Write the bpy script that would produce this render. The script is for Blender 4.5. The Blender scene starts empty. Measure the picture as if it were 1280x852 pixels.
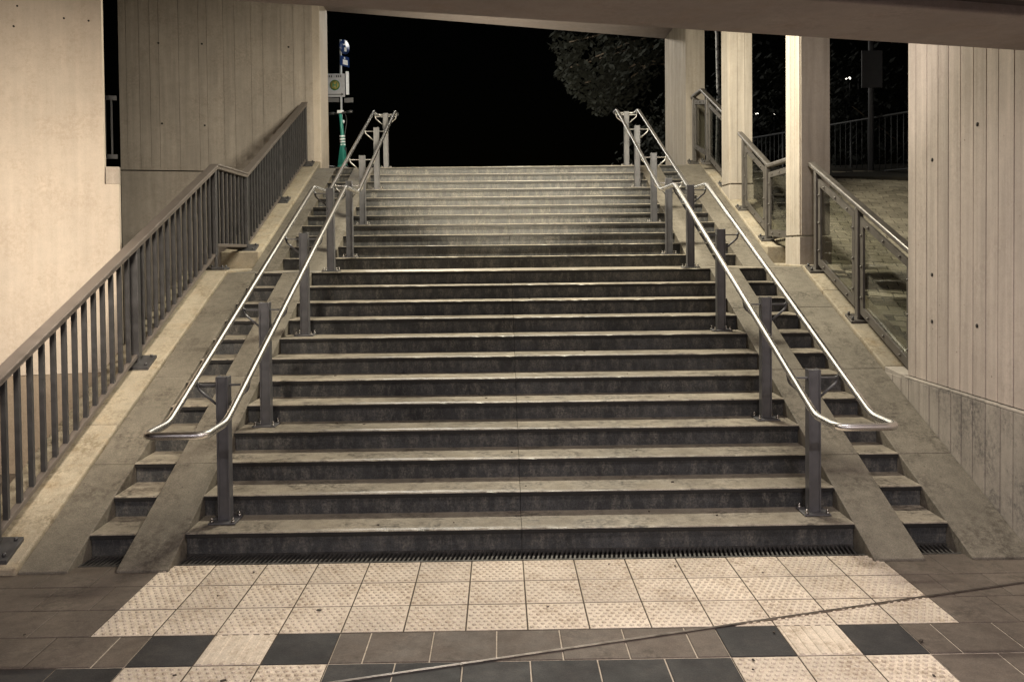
import bpy, bmesh, math, random
from mathutils import Vector, Matrix
R = random.Random(7)
sc = bpy.context.scene
COL = sc.collection

# ------------------------------------------------------------------ dimensions
T, RI, LAND, G = 0.3167, 0.13547, 1.0966, 0.1845      # tread, riser, landing, gutter width
S = RI / T
UP = LAND - T                                          # shift of the upper flight
TOPZ = 23 * RI
LZ = 12 * RI
def ny(k): return (k - 1) * T + (UP if k > 12 else 0)  # riser position of step k
def zlow(y, o): return S * y + o
def zup(y, o): return S * (y - UP) + o
def flight_z(y, o):                                    # surface that follows both flights and the landing
    a = zlow(y, o); b = zup(y, o); c = LZ + (o - 0.135)
    return a if a < c else max(b, c)
SK = math.radians(13.9)                                # the bridge crosses the stairs at this skew

# ------------------------------------------------------------------ materials
def nt(name):
    m = bpy.data.materials.new(name); m.use_nodes = True
    n = m.node_tree; n.nodes.clear()
    out = n.nodes.new('ShaderNodeOutputMaterial'); b = n.nodes.new('ShaderNodeBsdfPrincipled')
    n.links.new(b.outputs[0], out.inputs[0])
    return m, n, b
def nd(n, t, **k):
    x = n.nodes.new(t)
    for a, v in k.items():
        if a in x.inputs: x.inputs[a].default_value = v
        else: setattr(x, a, v)
    return x
def mul(n, a, b):
    x = nd(n, 'ShaderNodeMath', operation='MULTIPLY')
    for i, v in enumerate((a, b)):
        if isinstance(v, (int, float)): x.inputs[i].default_value = v
        else: n.links.new(v, x.inputs[i])
    return x.outputs[0]
def rng(n, src, a, b, c, d):
    x = nd(n, 'ShaderNodeMapRange'); n.links.new(src, x.inputs[0])
    for i, v in enumerate((a, b, c, d)): x.inputs[i + 1].default_value = v
    return x.outputs[0]
def masonry(name, col, var=0.25, rough=0.8, pits=0.0, streak=0.0, grain=0.12, bump=0.3, dirt=0.0, dcol=(.03, .028, .024),
            scale=1.0, spec=0.3, side=0.0, bloom=0.0, bcol=(.3, .28, .25)):
    m, n, b = nt(name)
    tc = nd(n, 'ShaderNodeTexCoord').outputs['Object']
    def noise(sc_, det=5, vec=None, ro=.6):
        x = nd(n, 'ShaderNodeTexNoise', Scale=sc_, Detail=det, Roughness=ro); n.links.new(vec or tc, x.inputs['Vector']); return x.outputs['Fac']
    f = rng(n, noise(1.3 * scale, 6), .3, .7, 1 - var, 1 + var)
    f = mul(n, f, rng(n, noise(9 * scale, 5), .3, .7, 1 - var * .5, 1 + var * .5))
    g = noise(150, 3, ro=.7)
    f = mul(n, f, rng(n, g, .3, .7, 1 - grain, 1 + grain))
    if streak:
        mp = nd(n, 'ShaderNodeMapping'); mp.inputs['Scale'].default_value = (7, 7, .35); n.links.new(tc, mp.inputs[0])
        f = mul(n, f, rng(n, noise(2.2, 5, mp.outputs[0]), .35, .7, 1 - streak, 1 + streak * .6))
    at = nd(n, 'ShaderNodeAttribute', attribute_name='tone')
    one = nd(n, 'ShaderNodeMath', operation='ADD'); one.inputs[1].default_value = 1; n.links.new(at.outputs['Fac'], one.inputs[0])
    f = mul(n, f, one.outputs[0])
    mx = nd(n, 'ShaderNodeMix', data_type='RGBA', blend_type='MULTIPLY'); mx.inputs[0].default_value = 1
    mx.inputs[6].default_value = (*col, 1); n.links.new(f, mx.inputs[7]); c = mx.outputs[2]
    def over(c, fac, dc):
        x = nd(n, 'ShaderNodeMix', data_type='RGBA'); n.links.new(fac, x.inputs[0]); n.links.new(c, x.inputs[6]); x.inputs[7].default_value = (*dc, 1)
        return x.outputs[2]
    if dirt:
        d = mul(n, rng(n, noise(2.6 * scale, 8, ro=.72), .44, .60, 0, dirt), rng(n, noise(30, 6, ro=.75), .40, .58, .15, 1))
        c = over(c, d, dcol)
    if side:                                            # blotchy warm stains
        c = over(c, rng(n, noise(4.1 * scale, 7, ro=.65), .5, .8, 0, side), (col[0] * 1.1, col[1] * .8, col[2] * .45))
    if bloom:
        mp = nd(n, 'ShaderNodeMapping'); mp.inputs['Scale'].default_value = (6, 6, 2.2); n.links.new(tc, mp.inputs[0])
        c = over(c, mul(n, rng(n, noise(2.2, 8, mp.outputs[0], .75), .46, .64, 0, bloom), rng(n, noise(70, 4, ro=.75), .40, .60, .05, 1)), bcol)
    h = noise(60, 6, ro=.7)
    if pits:
        v = nd(n, 'ShaderNodeTexVoronoi', Scale=11.0, Randomness=1.0); n.links.new(tc, v.inputs['Vector'])
        p = rng(n, v.outputs['Distance'], .03, .075, pits, 0)
        p = mul(n, p, rng(n, noise(3.0, 2), .45, .55, 0, 1))
        c = over(c, p, (col[0] * .25, col[1] * .22, col[2] * .2))
    bp = nd(n, 'ShaderNodeBump', Strength=bump, Distance=.004); n.links.new(h, bp.inputs['Height'])
    n.links.new(bp.outputs[0], b.inputs['Normal'])
    n.links.new(c, b.inputs['Base Color'])
    n.links.new(rng(n, noise(5, 5), .3, .7, rough - .12, min(1, rough + .1)), b.inputs['Roughness'])
    b.inputs['Specular IOR Level'].default_value = spec
    return m
def paint(name, col, rough=.5, metal=0.0, var=.12, bump=.05, aniso=0):
    m, n, b = nt(name)
    tc = nd(n, 'ShaderNodeTexCoord').outputs['Object']
    x = nd(n, 'ShaderNodeTexNoise', Scale=14.0, Detail=6.0); n.links.new(tc, x.inputs[0])
    mx = nd(n, 'ShaderNodeMix', data_type='RGBA', blend_type='MULTIPLY'); mx.inputs[0].default_value = 1
    mx.inputs[6].default_value = (*col, 1); n.links.new(rng(n, x.outputs['Fac'], .3, .7, 1 - var, 1 + var), mx.inputs[7])
    n.links.new(mx.outputs[2], b.inputs['Base Color'])
    b.inputs['Metallic'].default_value = metal
    n.links.new(rng(n, x.outputs['Fac'], .3, .7, max(.03, rough - .08), rough + .1), b.inputs['Roughness'])
    y = nd(n, 'ShaderNodeTexNoise', Scale=220.0, Detail=3.0); n.links.new(tc, y.inputs[0])
    bp = nd(n, 'ShaderNodeBump', Strength=bump, Distance=.001); n.links.new(y.outputs['Fac'], bp.inputs['Height']); n.links.new(bp.outputs[0], b.inputs['Normal'])
    return m
def plain_metal(name, col, rough):
    m, n, b = nt(name); b.inputs['Base Color'].default_value = (*col, 1); b.inputs['Metallic'].default_value = 1; b.inputs['Roughness'].default_value = rough
    return m
def glass_mat():
    m = bpy.data.materials.new('glass'); m.use_nodes = True; n = m.node_tree; n.nodes.clear()
    out = nd(n, 'ShaderNodeOutputMaterial'); t = nd(n, 'ShaderNodeBsdfTransparent'); t.inputs[0].default_value = (.84, .85, .82, 1)
    g = nd(n, 'ShaderNodeBsdfGlossy'); g.inputs['Roughness'].default_value = .06
    f = nd(n, 'ShaderNodeFresnel'); f.inputs[0].default_value = 1.45
    x = nd(n, 'ShaderNodeMixShader'); n.links.new(mul(n, f.outputs[0], .35), x.inputs[0]); n.links.new(t.outputs[0], x.inputs[1]); n.links.new(g.outputs[0], x.inputs[2])
    n.links.new(x.outputs[0], out.inputs[0]); return m
def emit(name, col, st):
    m = bpy.data.materials.new(name); m.use_nodes = True; n = m.node_tree; n.nodes.clear()
    out = nd(n, 'ShaderNodeOutputMaterial'); e = nd(n, 'ShaderNodeEmission'); e.inputs[0].default_value = (*col, 1); e.inputs[1].default_value = st
    n.links.new(e.outputs[0], out.inputs[0]); return m

M = dict(
    wall=masonry('pale_render', (.50, .43, .355), .09, .85, streak=.07, grain=.08, bump=.2, dirt=.3, dcol=(.27, .2, .14)),
    plinth=masonry('plinth_concrete', (.27, .215, .16), .15, .85, pits=.5, streak=.12, dirt=.35, dcol=(.12, .09, .06)),
    board=masonry('board_formed_concrete', (.34, .295, .25), .12, .85, pits=.6, streak=.14, grain=.14, bump=.4, dirt=.4, dcol=(.16, .13, .1)),
    boardr=masonry('board_formed_concrete_pink', (.45, .385, .335), .09, .85, pits=1.0, streak=.18, grain=.12, bump=.4, dirt=.3, dcol=(.2, .165, .14)),
    boardlow=masonry('stained_concrete', (.35, .31, .265), .14, .85, pits=.7, streak=.16, grain=.14, bump=.35, dirt=.9, dcol=(.10, .092, .085), scale=.8),
    pillar=masonry('pillar_concrete', (.40, .35, .29), .09, .8, pits=.4, streak=.2, grain=.1, dirt=.3, dcol=(.2, .155, .1)),
    ceil=masonry('ceiling_concrete', (.30, .262, .25), .15, .85, pits=.3, grain=.1, bump=.15, dirt=.35, dcol=(.14, .12, .115), side=.2),
    joint=masonry('dark_joint', (.06, .05, .05), .2, .9),
    curb=masonry('curb_concrete', (.30, .26, .195), .25, .8, pits=.8, grain=.25, bump=.6, dirt=.75, dcol=(.13, .1, .06), side=.3, scale=1.6),
    ramp=masonry('ramp_concrete', (.15, .132, .104), .25, .75, pits=.8, grain=.35, bump=.6, dirt=.85, dcol=(.06, .05, .038), scale=1.5, bloom=.25, bcol=(.28, .25, .2)),
    tread=masonry('worn_tread', (.28, .243, .19), .3, .40, pits=.7, grain=.4, bump=.5, dirt=1.0, dcol=(.055, .046, .036), scale=1.8, spec=.5, bloom=.3, bcol=(.36, .33, .27)),
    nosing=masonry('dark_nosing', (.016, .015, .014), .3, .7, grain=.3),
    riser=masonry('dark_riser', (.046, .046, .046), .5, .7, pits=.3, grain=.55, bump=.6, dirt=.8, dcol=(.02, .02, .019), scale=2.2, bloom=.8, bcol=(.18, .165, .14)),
    tact=masonry('tactile_tile', (.54, .465, .375), .18, .8, pits=.5, grain=.26, bump=.4, dirt=.7, dcol=(.24, .18, .12), scale=1.7),
    brown=masonry('brown_tile', (.108, .086, .069), .3, .7, grain=.25, bump=.3, dirt=.8, dcol=(.05, .041, .032), scale=1.5, spec=.25, bloom=.2, bcol=(.22, .19, .16)),
    black=masonry('black_tile', (.026, .0245, .0245), .3, .7, grain=.45, bump=.3, dirt=.3, dcol=(.07, .06, .05), scale=1.5, spec=.22),
    grout=masonry('light_grout', (.42, .36, .29), .2, .9, dirt=.6, dcol=(.12, .1, .07)),
    groutd=masonry('dark_grout', (.05, .037, .027), .2, .9),
    strip=paint('joint_strip_metal', (.24, .21, .19), .35, .9),
    rubber=paint('joint_rubber', (.06, .045, .038), .8),
    steel=plain_metal('brushed_steel', (.80, .785, .76), .27),
    post=paint('grey_painted_steel', (.090, .088, .092), .42, .25, .15, .1),
    rail=paint('brown_grey_painted_steel', (.125, .106, .094), .42, .2, .18, .1),
    bal=paint('dark_painted_steel', (.052, .050, .051), .42, .2, .2, .1),
    frame=paint('bronze_frame', (.115, .103, .09), .4, .4, .15, .1),
    bolt=paint('zinc_bolt', (.55, .52, .48), .25, 1.0),
    iron=paint('cast_iron', (.09, .085, .08), .5, .7, .3, .3),
    void=paint('drain_void', (.012, .011, .01), .9),
    paver=masonry('paver', (.30, .265, .20), .3, .85, grain=.25, bump=.5, dirt=.5, dcol=(.05, .045, .03), scale=2),
    soil=masonry('soil', (.02, .017, .012), .4, .95, bump=.8),
    asphalt=masonry('asphalt', (.05, .05, .052), .2, .9, grain=.4, bump=.5),
    glass=glass_mat(),
    turq=paint('turquoise_plastic', (.014, .14, .115), .45), blackp=paint('black_plastic', (.02, .02, .022), .5),
    white=paint('white_paint', (.75, .77, .8), .5), grey=paint('sign_grey', (.22, .225, .25), .5),
    yellow=paint('sign_yellow', (.18, .155, .04), .5), green=paint('sign_green', (.01, .09, .035), .5), blue=paint('sign_blue', (.01, .03, .12), .4),
    galv=paint('galvanised_steel', (.40, .42, .45), .5, .3), dkpost=paint('dull_pole_paint', (.055, .055, .06), .6),
    leaf=paint('leaf', (.0045, .006, .003), .8, 0, .5), leafd=paint('dark_leaf', (.003, .0045, .0025), .85, 0, .5),
    bark=masonry('bark', (.07, .055, .04), .3, .9, bump=1), fencep=paint('fence_dark_paint', (.02, .021, .023), .6),
    birch=masonry('birch_bark', (.8, .77, .70), .12, .8, dirt=1.0, dcol=(.03, .028, .025), scale=4, bump=.4),
    hole=paint('hole_dark', (.02, .016, .013), .9), litter=paint('litter_dark', (.035, .025, .018), .8),
    lampw=emit('distant_lamp', (1, .93, .8), 6.0), tube=emit('lamp_diffuser', (1, .8, .58), 3.0),
)

# ------------------------------------------------------------------ mesh helpers
def nb():
    bm = bmesh.new(); bm.faces.layers.float.new('tone'); return bm
def setf(bm, faces, tone=0, mi=0):
    l = bm.faces.layers.float['tone']
    for f in faces: f[l] = tone; f.material_index = mi
def box(bm, x0, x1, y0, y1, z0, z1, X=None, tone=0, mi=0):
    vs = [bm.verts.new(Vector(p)) for p in ((x0,y0,z0),(x1,y0,z0),(x1,y1,z0),(x0,y1,z0),(x0,y0,z1),(x1,y0,z1),(x1,y1,z1),(x0,y1,z1))]
    if X is not None:
        for v in vs: v.co = X @ v.co
    fs = [bm.faces.new([vs[i] for i in q]) for q in ((3,2,1,0),(4,5,6,7),(0,1,5,4),(1,2,6,5),(2,3,7,6),(3,0,4,7))]
    setf(bm, fs, tone, mi); return fs
def prism(bm, prof, x0, x1, tone=0, mi=0):              # (y, z) outline, counter-clockwise seen from +x, swept along x
    a = [bm.verts.new((x0, y, z)) for y, z in prof]; b = [bm.verts.new((x1, y, z)) for y, z in prof]
    n = len(prof); fs = [bm.faces.new(a[::-1]), bm.faces.new(b)]
    for i in range(n): j = (i + 1) % n; fs.append(bm.faces.new((a[i], a[j], b[j], b[i])))
    bmesh.ops.recalc_face_normals(bm, faces=fs); setf(bm, fs, tone, mi); return fs
def hull8(bm, pts, tone=0, mi=0):                        # 8 corners in box order
    vs = [bm.verts.new(p) for p in pts]
    fs = [bm.faces.new([vs[i] for i in q]) for q in ((3,2,1,0),(4,5,6,7),(0,1,5,4),(1,2,6,5),(2,3,7,6),(3,0,4,7))]
    bmesh.ops.recalc_face_normals(bm, faces=fs); setf(bm, fs, tone, mi)
def slant(bm, x0, x1, y0, y1, za, zb, h, **k):           # bar from (y0, za) to (y1, zb), vertical thickness h downward
    hull8(bm, [(x0,y0,za-h),(x1,y0,za-h),(x1,y1,zb-h),(x0,y1,zb-h),(x0,y0,za),(x1,y0,za),(x1,y1,zb),(x0,y1,zb)], **k)
def ring_sweep(bm, rings, closed=False, caps=True, mi=0):
    vs = [[bm.verts.new(p) for p in r] for r in rings]; n = len(rings[0]); fs = []
    for a in range(len(vs) - (0 if closed else 1)):
        p, q = vs[a], vs[(a + 1) % len(vs)]
        for i in range(n): j = (i + 1) % n; fs.append(bm.faces.new((p[i], p[j], q[j], q[i])))
    if caps and not closed: fs += [bm.faces.new(vs[0][::-1]), bm.faces.new(vs[-1])]
    for f in fs: f.smooth = True
    bmesh.ops.recalc_face_normals(bm, faces=fs); setf(bm, fs, 0, mi)
def tube(bm, pts, r, seg=10, closed=False, r1=None, mi=0):
    P = [Vector(p) for p in pts]; n = len(P); rings = []; up = None
    for i in range(n):
        a = P[i - 1] if (i or closed) else P[i]; c = P[(i + 1) % n] if (i < n - 1 or closed) else P[i]
        d = (c - a).normalized()
        if up is None: up = Vector((0, 0, 1)) if abs(d.z) < .9 else Vector((1, 0, 0))
        s = d.cross(up).normalized(); up = s.cross(d).normalized()
        rr = r if r1 is None else r + (r1 - r) * i / (n - 1)
        rings.append([P[i] + (s * math.cos(t) + up * math.sin(t)) * rr for t in (2 * math.pi * k / seg for k in range(seg))])
    ring_sweep(bm, rings, closed, mi=mi)
def fillet(pts, r, closed=False, n=6):
    P = [Vector(p) for p in pts]; out = []; N = len(P)
    for i in range(N):
        if not closed and i in (0, N - 1): out.append(P[i]); continue
        a, b, c = P[i - 1], P[i], P[(i + 1) % N]; u = (a - b); v = (c - b)
        d = min(r, u.length * .45, v.length * .45); u.normalize(); v.normalize(); p, q = b + u * d, b + v * d
        for k in range(n + 1):
            t = k / n; out.append(p * (1 - t) ** 2 + b * 2 * t * (1 - t) + q * t * t)
    return out
def cyl(bm, c, r, h, axis='z', seg=12, r1=None, mi=0):
    c = Vector(c); ax = {'x': Vector((1,0,0)), 'y': Vector((0,1,0)), 'z': Vector((0,0,1))}[axis] if isinstance(axis, str) else Vector(axis).normalized()
    tube(bm, [c, c + ax * h], r, seg, r1=r1, mi=mi)
    
def obj(name, bm, mats, parent=None, bevel=0, seg=2):
    me = bpy.data.meshes.new(name); bm.to_mesh(me); bm.free()
    for m in (mats if isinstance(mats, (list, tuple)) else [mats]): me.materials.append(M[m])
    o = bpy.data.objects.new(name, me); COL.objects.link(o)
    if parent is not None:
        o.parent = parent; r = parent
        while r.parent: r = r.parent
        me.transform(Matrix.Translation(-r.location))
        # parts keep the origin of their thing
    if bevel:
        b = o.modifiers.new('edge', 'BEVEL'); b.width = bevel; b.segments = seg; b.limit_method = 'ANGLE'; b.angle_limit = .6
    return o
def tag(o, label=None, cat=None, group=None, kind=None):
    for k, v in (('label', label), ('category', cat), ('group', group), ('kind', kind)):
        if v: o[k] = v
    return o
def thing(name, label, cat, loc, group=None):
    o = bpy.data.objects.new(name, None); o.empty_display_size = .1; COL.objects.link(o); o.location = loc
    return tag(o, label, cat, group)
def copy_tree(o, parent=None):
    c = o.copy(); COL.objects.link(c)
    if parent is not None: c.parent = parent
    for ch in list(o.children): copy_tree(ch, c)
    return c
def struct(name, bm, mats, **k): return tag(obj(name, bm, mats, **k), kind='structure')

# ------------------------------------------------------------------ floor of the underpass
def tile(bm, x0, x1, y0, y1, mi, g=.003, z=0.0, h=.01, v=.08):
    x0 += g; x1 -= g; y0 += g * 1.5; y1 -= g * 1.5; zz = z + R.uniform(-.0008, .0008); e = .0025
    lo = [bm.verts.new(p) for p in ((x0,y0,zz-h),(x1,y0,zz-h),(x1,y1,zz-h),(x0,y1,zz-h))]
    mi_ = [bm.verts.new(p) for p in ((x0,y0,zz-e),(x1,y0,zz-e),(x1,y1,zz-e),(x0,y1,zz-e))]
    hi = [bm.verts.new(p) for p in ((x0+e,y0+e,zz),(x1-e,y0+e,zz),(x1-e,y1-e,zz),(x0+e,y1-e,zz))]
    fs = [bm.faces.new(hi)]
    for i in range(4):
        j = (i + 1) % 4; fs += [bm.faces.new((lo[i], lo[j], mi_[j], mi_[i])), bm.faces.new((mi_[i], mi_[j], hi[j], hi[i]))]
    setf(bm, fs, R.uniform(-v, v), mi); return zz
def knobs(bm, x0, y0, mi, zz):
    n = 8; p = .296 / n; q_ = .276 / n
    for j in range(n):
        for i in range(n - (j % 2)):
            cx = x0 + .002 + (i + .5 + .5 * (j % 2)) * p; cy = y0 + .012 + (j + .5) * q_
            a = [bm.verts.new((cx + .0125 * math.cos(t), cy + .0125 * math.sin(t), zz - .0005)) for t in (k * math.pi / 4 for k in range(8))]
            b = [bm.verts.new((cx + .0085 * math.cos(t), cy + .0085 * math.sin(t), zz + .0058)) for t in (k * math.pi / 4 for k in range(8))]
            fs = [bm.faces.new(b)] + [bm.faces.new((a[k], a[(k + 1) % 8], b[(k + 1) % 8], b[k])) for k in range(8)]
            setf(bm, fs, R.uniform(-.06, .06), mi)
bm = nb()
for row in range(0, 24):
    y1 = -G - .3 * row; y0 = y1 - .3
    off = 0 if row % 2 == 0 else .15
    def fill(xa, xb, mi, o):
        x = math.floor((xa - o) / .3) * .3 + o
        while x < xb - 1e-4:
            a, b = max(x, xa), min(x + .3, xb)
            if b - a > .02: tile(bm, a, b, y0, y1, mi, g=.0035 if row > 2 else .002)
            x += .3
    tiles = []
    if row < 3:
        fill(-8, -2.1, 0, off); fill(2.1, 6, 0, off); tiles = [(-2.1 + .3 * i, 'k') for i in range(14)]
    elif row == 3:
        fill(-8, -1.8, 0, .15); fill(-.9, .9, 0, .15); fill(1.8, 6, 0, .15)
        for s in (-1.8, -.9 - .3, .9, 1.5): tile(bm, s, s + .3, y0, y1, 1, g=.002)
        tiles = [(-1.5, 'g'), (1.2, 'g')]
    elif row == 4:
        fill(-8, -1.8, 1, 0); fill(-.9, .9, 1, 0); fill(1.8, 6, 0, 0)
        tiles = [(x, 'k') for x in (-1.8, -1.5, -1.2, .9, 1.2, 1.5)]
    else:
        fill(-8, 6, 0 if row % 3 else 1, off)
    for x, kind in tiles:
        z = tile(bm, x, x + .3, y0, y1, 2, g=.0032, v=.14)
        if kind == 'k': knobs(bm, x, y0, 2, z)
        else:
            for i in range(6):
                c = x + .025 + .05 * i
                hull8(bm, [(c-.014,y0+.008,z-.001),(c+.014,y0+.008,z-.001),(c+.014,y1-.008,z-.001),(c-.014,y1-.008,z-.001),
                           (c-.009,y0+.010,z+.0045),(c+.009,y0+.010,z+.0045),(c+.009,y1-.010,z+.0045),(c-.009,y1-.010,z+.0045)], mi=2, tone=R.uniform(-.05, .05))
# joints under the tiles
box(bm, -8, 6, -7.5, -G, -.06, -.0045, mi=3)
box(bm, -2.1, 2.1, -1.0845, -G, -.05, -.0025, mi=4)
for y0 in (-1.3845, -1.6845):
    for a in ((-1.8, -.9), (.9, 1.8)): box(bm, a[0], a[1], y0 + .004, y0 + .296, -.05, -.0025, mi=4)
box(bm, -8, -2.1, -1.6, -G, -.05, -.0040, mi=4); box(bm, 2.1, 6, -1.08, -G, -.05, -.0030, mi=4)
# floor beside and under the stairs
box(bm, -8, -2.62, -G, 2.6, -.06, -.0005, mi=0); box(bm, 2.62, 3.0, -G, .2, -.06, -.0005, mi=0)
struct('floor', bm, ['brown', 'black', 'tact', 'grout', 'groutd'])
bm = nb(); box(bm, -8, 6, -7.6, 8, -.4, -.07); struct('ground', bm, 'soil')

# skewed expansion joint across the floor
bm = nb()
pa, pb = Vector((-6.0, -2.915, 0)), Vector((3.0, -.548, 0)); d = (pb - pa).normalized(); n_ = Vector((-d.y, d.x, 0))
X = Matrix((( d.x, n_.x, 0, pa.x), (d.y, n_.y, 0, pa.y), (0, 0, 1, 0), (0, 0, 0, 1))); Ln = (pb - pa).length
box(bm, 0, Ln, -.0065, -.002, -.01, .0075, X, mi=0); box(bm, 0, Ln, .002, .0065, -.01, .0075, X, mi=0); box(bm, 0, Ln, -.002, .002, -.01, .0035, X, mi=1)
tag(obj('expansion_joint', bm, ['strip', 'rubber']), 'thin straight metal expansion joint crossing the floor tiles at a slant', 'floor joint')

# litter
bm = nb()
for i in range(16):
    x, y = R.uniform(-2.8, 2.9), R.uniform(-1.7, -.25); r = R.choice((.005, .006, .008, .012)); a = R.random() * 6
    box(bm, -r, r, -r * .55, r * .55, .0, .004, Matrix.Translation((x, y, .006)) @ Matrix.Rotation(a, 4, 'Z'))
for i in range(22):
    k = R.choice((1, 2, 3, 4, 5, 6, 7, 9, 10)); x = R.uniform(-1.95, 1.95); y = ny(k) + R.uniform(.06, .28); r = R.choice((.004, .006, .009))
    box(bm, -r, r, -r * .6, r * .6, .0, .004, Matrix.Translation((x, y, k * RI + .0012)) @ Matrix.Rotation(R.random() * 6, 4, 'Z'))
tag(obj('litter', bm, 'litter'), 'dark scraps and leaf bits scattered on the floor tiles and lower steps', 'litter', kind='stuff')

# drain grates
def grate(x0, x1, label):
    t = thing('drain_grate', label, 'drain grate', ((x0 + x1) / 2, -G / 2, 0), 'drain grates at the foot of the stairs')
    bm = nb(); box(bm, x0, x1, -G, 0, -.055, -.03); obj('channel', bm, 'void', t)
    bm = nb(); box(bm, x0, x1, -G + .002, -G + .016, -.02, .001); box(bm, x0, x1, -.018, -.001, -.02, .001)
    x = x0
    while x < x1 - .04:
        sx = .022 if x0 < 2 and x0 > -2.2 else .016
        hull8(bm, [(x,-G+.016,-.02),(x+.011,-G+.016,-.02),(x+.011+sx,-.018,-.02),(x+sx,-.018,-.02),
                   (x,-G+.016,.000),(x+.011,-G+.016,.000),(x+.011+sx,-.018,.000),(x+sx,-.018,.000)])
        x += .0275
    obj('grating', bm, 'iron', t)
grate(-2.035, 2.035, 'long slotted iron drain grate at the foot of the wide middle steps')
grate(-2.61, -2.345, 'short slotted drain grate below narrow steps on the side of the baluster railing')
grate(2.345, 2.61, 'short slotted drain grate below narrow steps on the side of the tall board-marked wall')

# ------------------------------------------------------------------ stairs
OV, TH = .022, .032
def tread_slab(bm, x0, x1, y0, y1, z0, z1, tone):
    n = max(3, int((x1 - x0) / .045)); rows = []
    for i in range(n + 1):
        x = x0 + (x1 - x0) * i / n
        j = R.gauss(0, .0009); c = R.choice((0,) * 14 + (.004, .007)) if 0 < i < n else 0
        dz = R.gauss(0, .0006)
        rows.append([bm.verts.new(p) for p in ((x, y1, z0), (x, y1, z1), (x, y0 + .03, z1), (x, y0 + .006 + c + j, z1 + dz - c * .15), (x, y0 + .0015 + c * .5 + j, z1 - .0022 - c * .4), (x, y0 + j, z0 + .0005), (x, y0 + .004, z0))])
    fs = []
    for a, b in zip(rows[:-1], rows[1:]):
        for i in range(7): fs.append(bm.faces.new((a[i], b[i], b[(i + 1) % 7], a[(i + 1) % 7])))
    fs += [bm.faces.new(rows[0]), bm.faces.new(rows[-1][::-1])]
    bmesh.ops.recalc_face_normals(bm, faces=fs); setf(bm, fs, tone)
def make_step(parent, k, xs):
    z1 = k * RI; y = ny(k); bm = nb()
    for a, b in xs:
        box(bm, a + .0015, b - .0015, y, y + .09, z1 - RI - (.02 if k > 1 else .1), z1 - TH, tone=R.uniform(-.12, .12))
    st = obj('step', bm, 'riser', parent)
    yb = ny(k + 1) + .02 if k not in (12, 23) else (ny(13) + .02 if k == 12 else ny(23) + .45)
    for a, b in xs:
        bm = nb(); dz = R.uniform(-.0012, .0012)
        tread_slab(bm, a + .0015, b - .0015, y - OV, yb, z1 - .008, z1 + dz, R.uniform(-.17, .15))
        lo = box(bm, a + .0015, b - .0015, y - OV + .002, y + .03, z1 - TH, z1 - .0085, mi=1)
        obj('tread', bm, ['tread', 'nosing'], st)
    return st
stairs = thing('staircase', 'wide worn concrete steps with dark risers and one landing between the two pram ramps', 'stairs', (0, 0, 0))
for k in range(1, 24): make_step(stairs, k, [(-2.04, 0), (0, 2.04)])

def ramp_profile_pieces(o=.135):
    cuts = [.62, 1.65, 2.66]
    ys = [-.288] + cuts + [(LZ - .135) / S]
    pcs = []
    for a, b in zip(ys[:-1], ys[1:]):
        pcs.append([(a + (.002 if a > -.2 else 0), -.06), (b - .002, -.06), (b - .002, zlow(b - .002, o)), (a + .002, max(.008, zlow(a + .002, o)))])
    yl, yu = ys[-1], (LZ - .135) / S + UP
    pcs.append([(yl, -.06), (yu, -.06), (yu, LZ), (yl, LZ)])
    us = [yu + .002, 5.35, 6.4, ny(23) + .0]
    for a, b in zip(us[:-1], us[1:]):
        pcs.append([(a, -.06), (b - .003, -.06), (b - .003, zup(b - .003, o)), (a, zup(a, o))])
    pcs.append([(ny(23), -.06), (ny(23) + .45, -.06), (ny(23) + .45, TOPZ), (ny(23), TOPZ)])
    return pcs
def pram_ramp(sgn, label, xo):
    t = thing('pram_ramp', label, 'ramp', (sgn * 2.5, 0, 0), 'pram ramps beside the middle steps')
    for a, b in ((2.0415, 2.34), (2.6165, xo)):
        bm = nb()
        for p in ramp_profile_pieces(): prism(bm, p, *sorted((sgn * a, sgn * b)), tone=R.uniform(-.1, .1))
        obj('wheel_track', bm, 'ramp', t, bevel=.005)
    for k in range(1, 24): make_step(t, k, [tuple(sorted((sgn * 2.3415, sgn * 2.615)))])
    return t
pram_ramp(-1, 'twin concrete pram ramp with narrow steps between its tracks, beside the baluster railing', 2.898)
pram_ramp(1, 'twin concrete pram ramp with narrow steps between its tracks, beside the glass balustrades', 2.984)

# curbs
def curb_obj(x0, x1, ystart, yend, label):
    t = thing('curb', label, 'curb', ((x0 + x1) / 2, ystart, 0), 'sloping curbs beside the stairs')
    o = .168; yf = 4.58
    yl = (LZ + .025 - o) / S
    bm = nb(); cuts = [c for c in (ystart, ystart + 1.3, ystart + 2.5) if c < yl - .3] + [yl]
    for a, b in zip(cuts[:-1], cuts[1:]):
        prism(bm, [(a, -.06), (b - .002, -.06), (b - .002, zlow(b - .002, o)), (a, max(.03, zlow(a, o)))], x0, x1, tone=R.uniform(-.08, .08))
    prism(bm, [(yl, -.06), (yf, -.06), (yf, LZ + .025), (yl, LZ + .025)], x0, x1)
    obj('lower_curb', bm, 'curb', t, bevel=.012)
    bm = nb(); cuts = [4.72, 6.1, min(7.3, yend - .4), yend]; z0 = zup(4.72, .17)
    prism(bm, [(yf + .001, -.06), (4.72, -.06), (4.72, z0), (yf + .001, z0 - .01)], x0, x1)
    for a, b in zip(cuts[:-1], cuts[1:]):
        prism(bm, [(a, -.06), (b - .002, -.06), (b - .002, min(zup(b, .17), TOPZ + .13)), (a, min(zup(a, .17), TOPZ + .13))], x0, x1, tone=R.uniform(-.08, .08))
    obj('upper_curb', bm, 'curb', t, bevel=.012)
curb_obj(-3.34, -2.90, -.30, 8.0, 'pale sloping concrete curb carrying the grey baluster railing')
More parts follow.
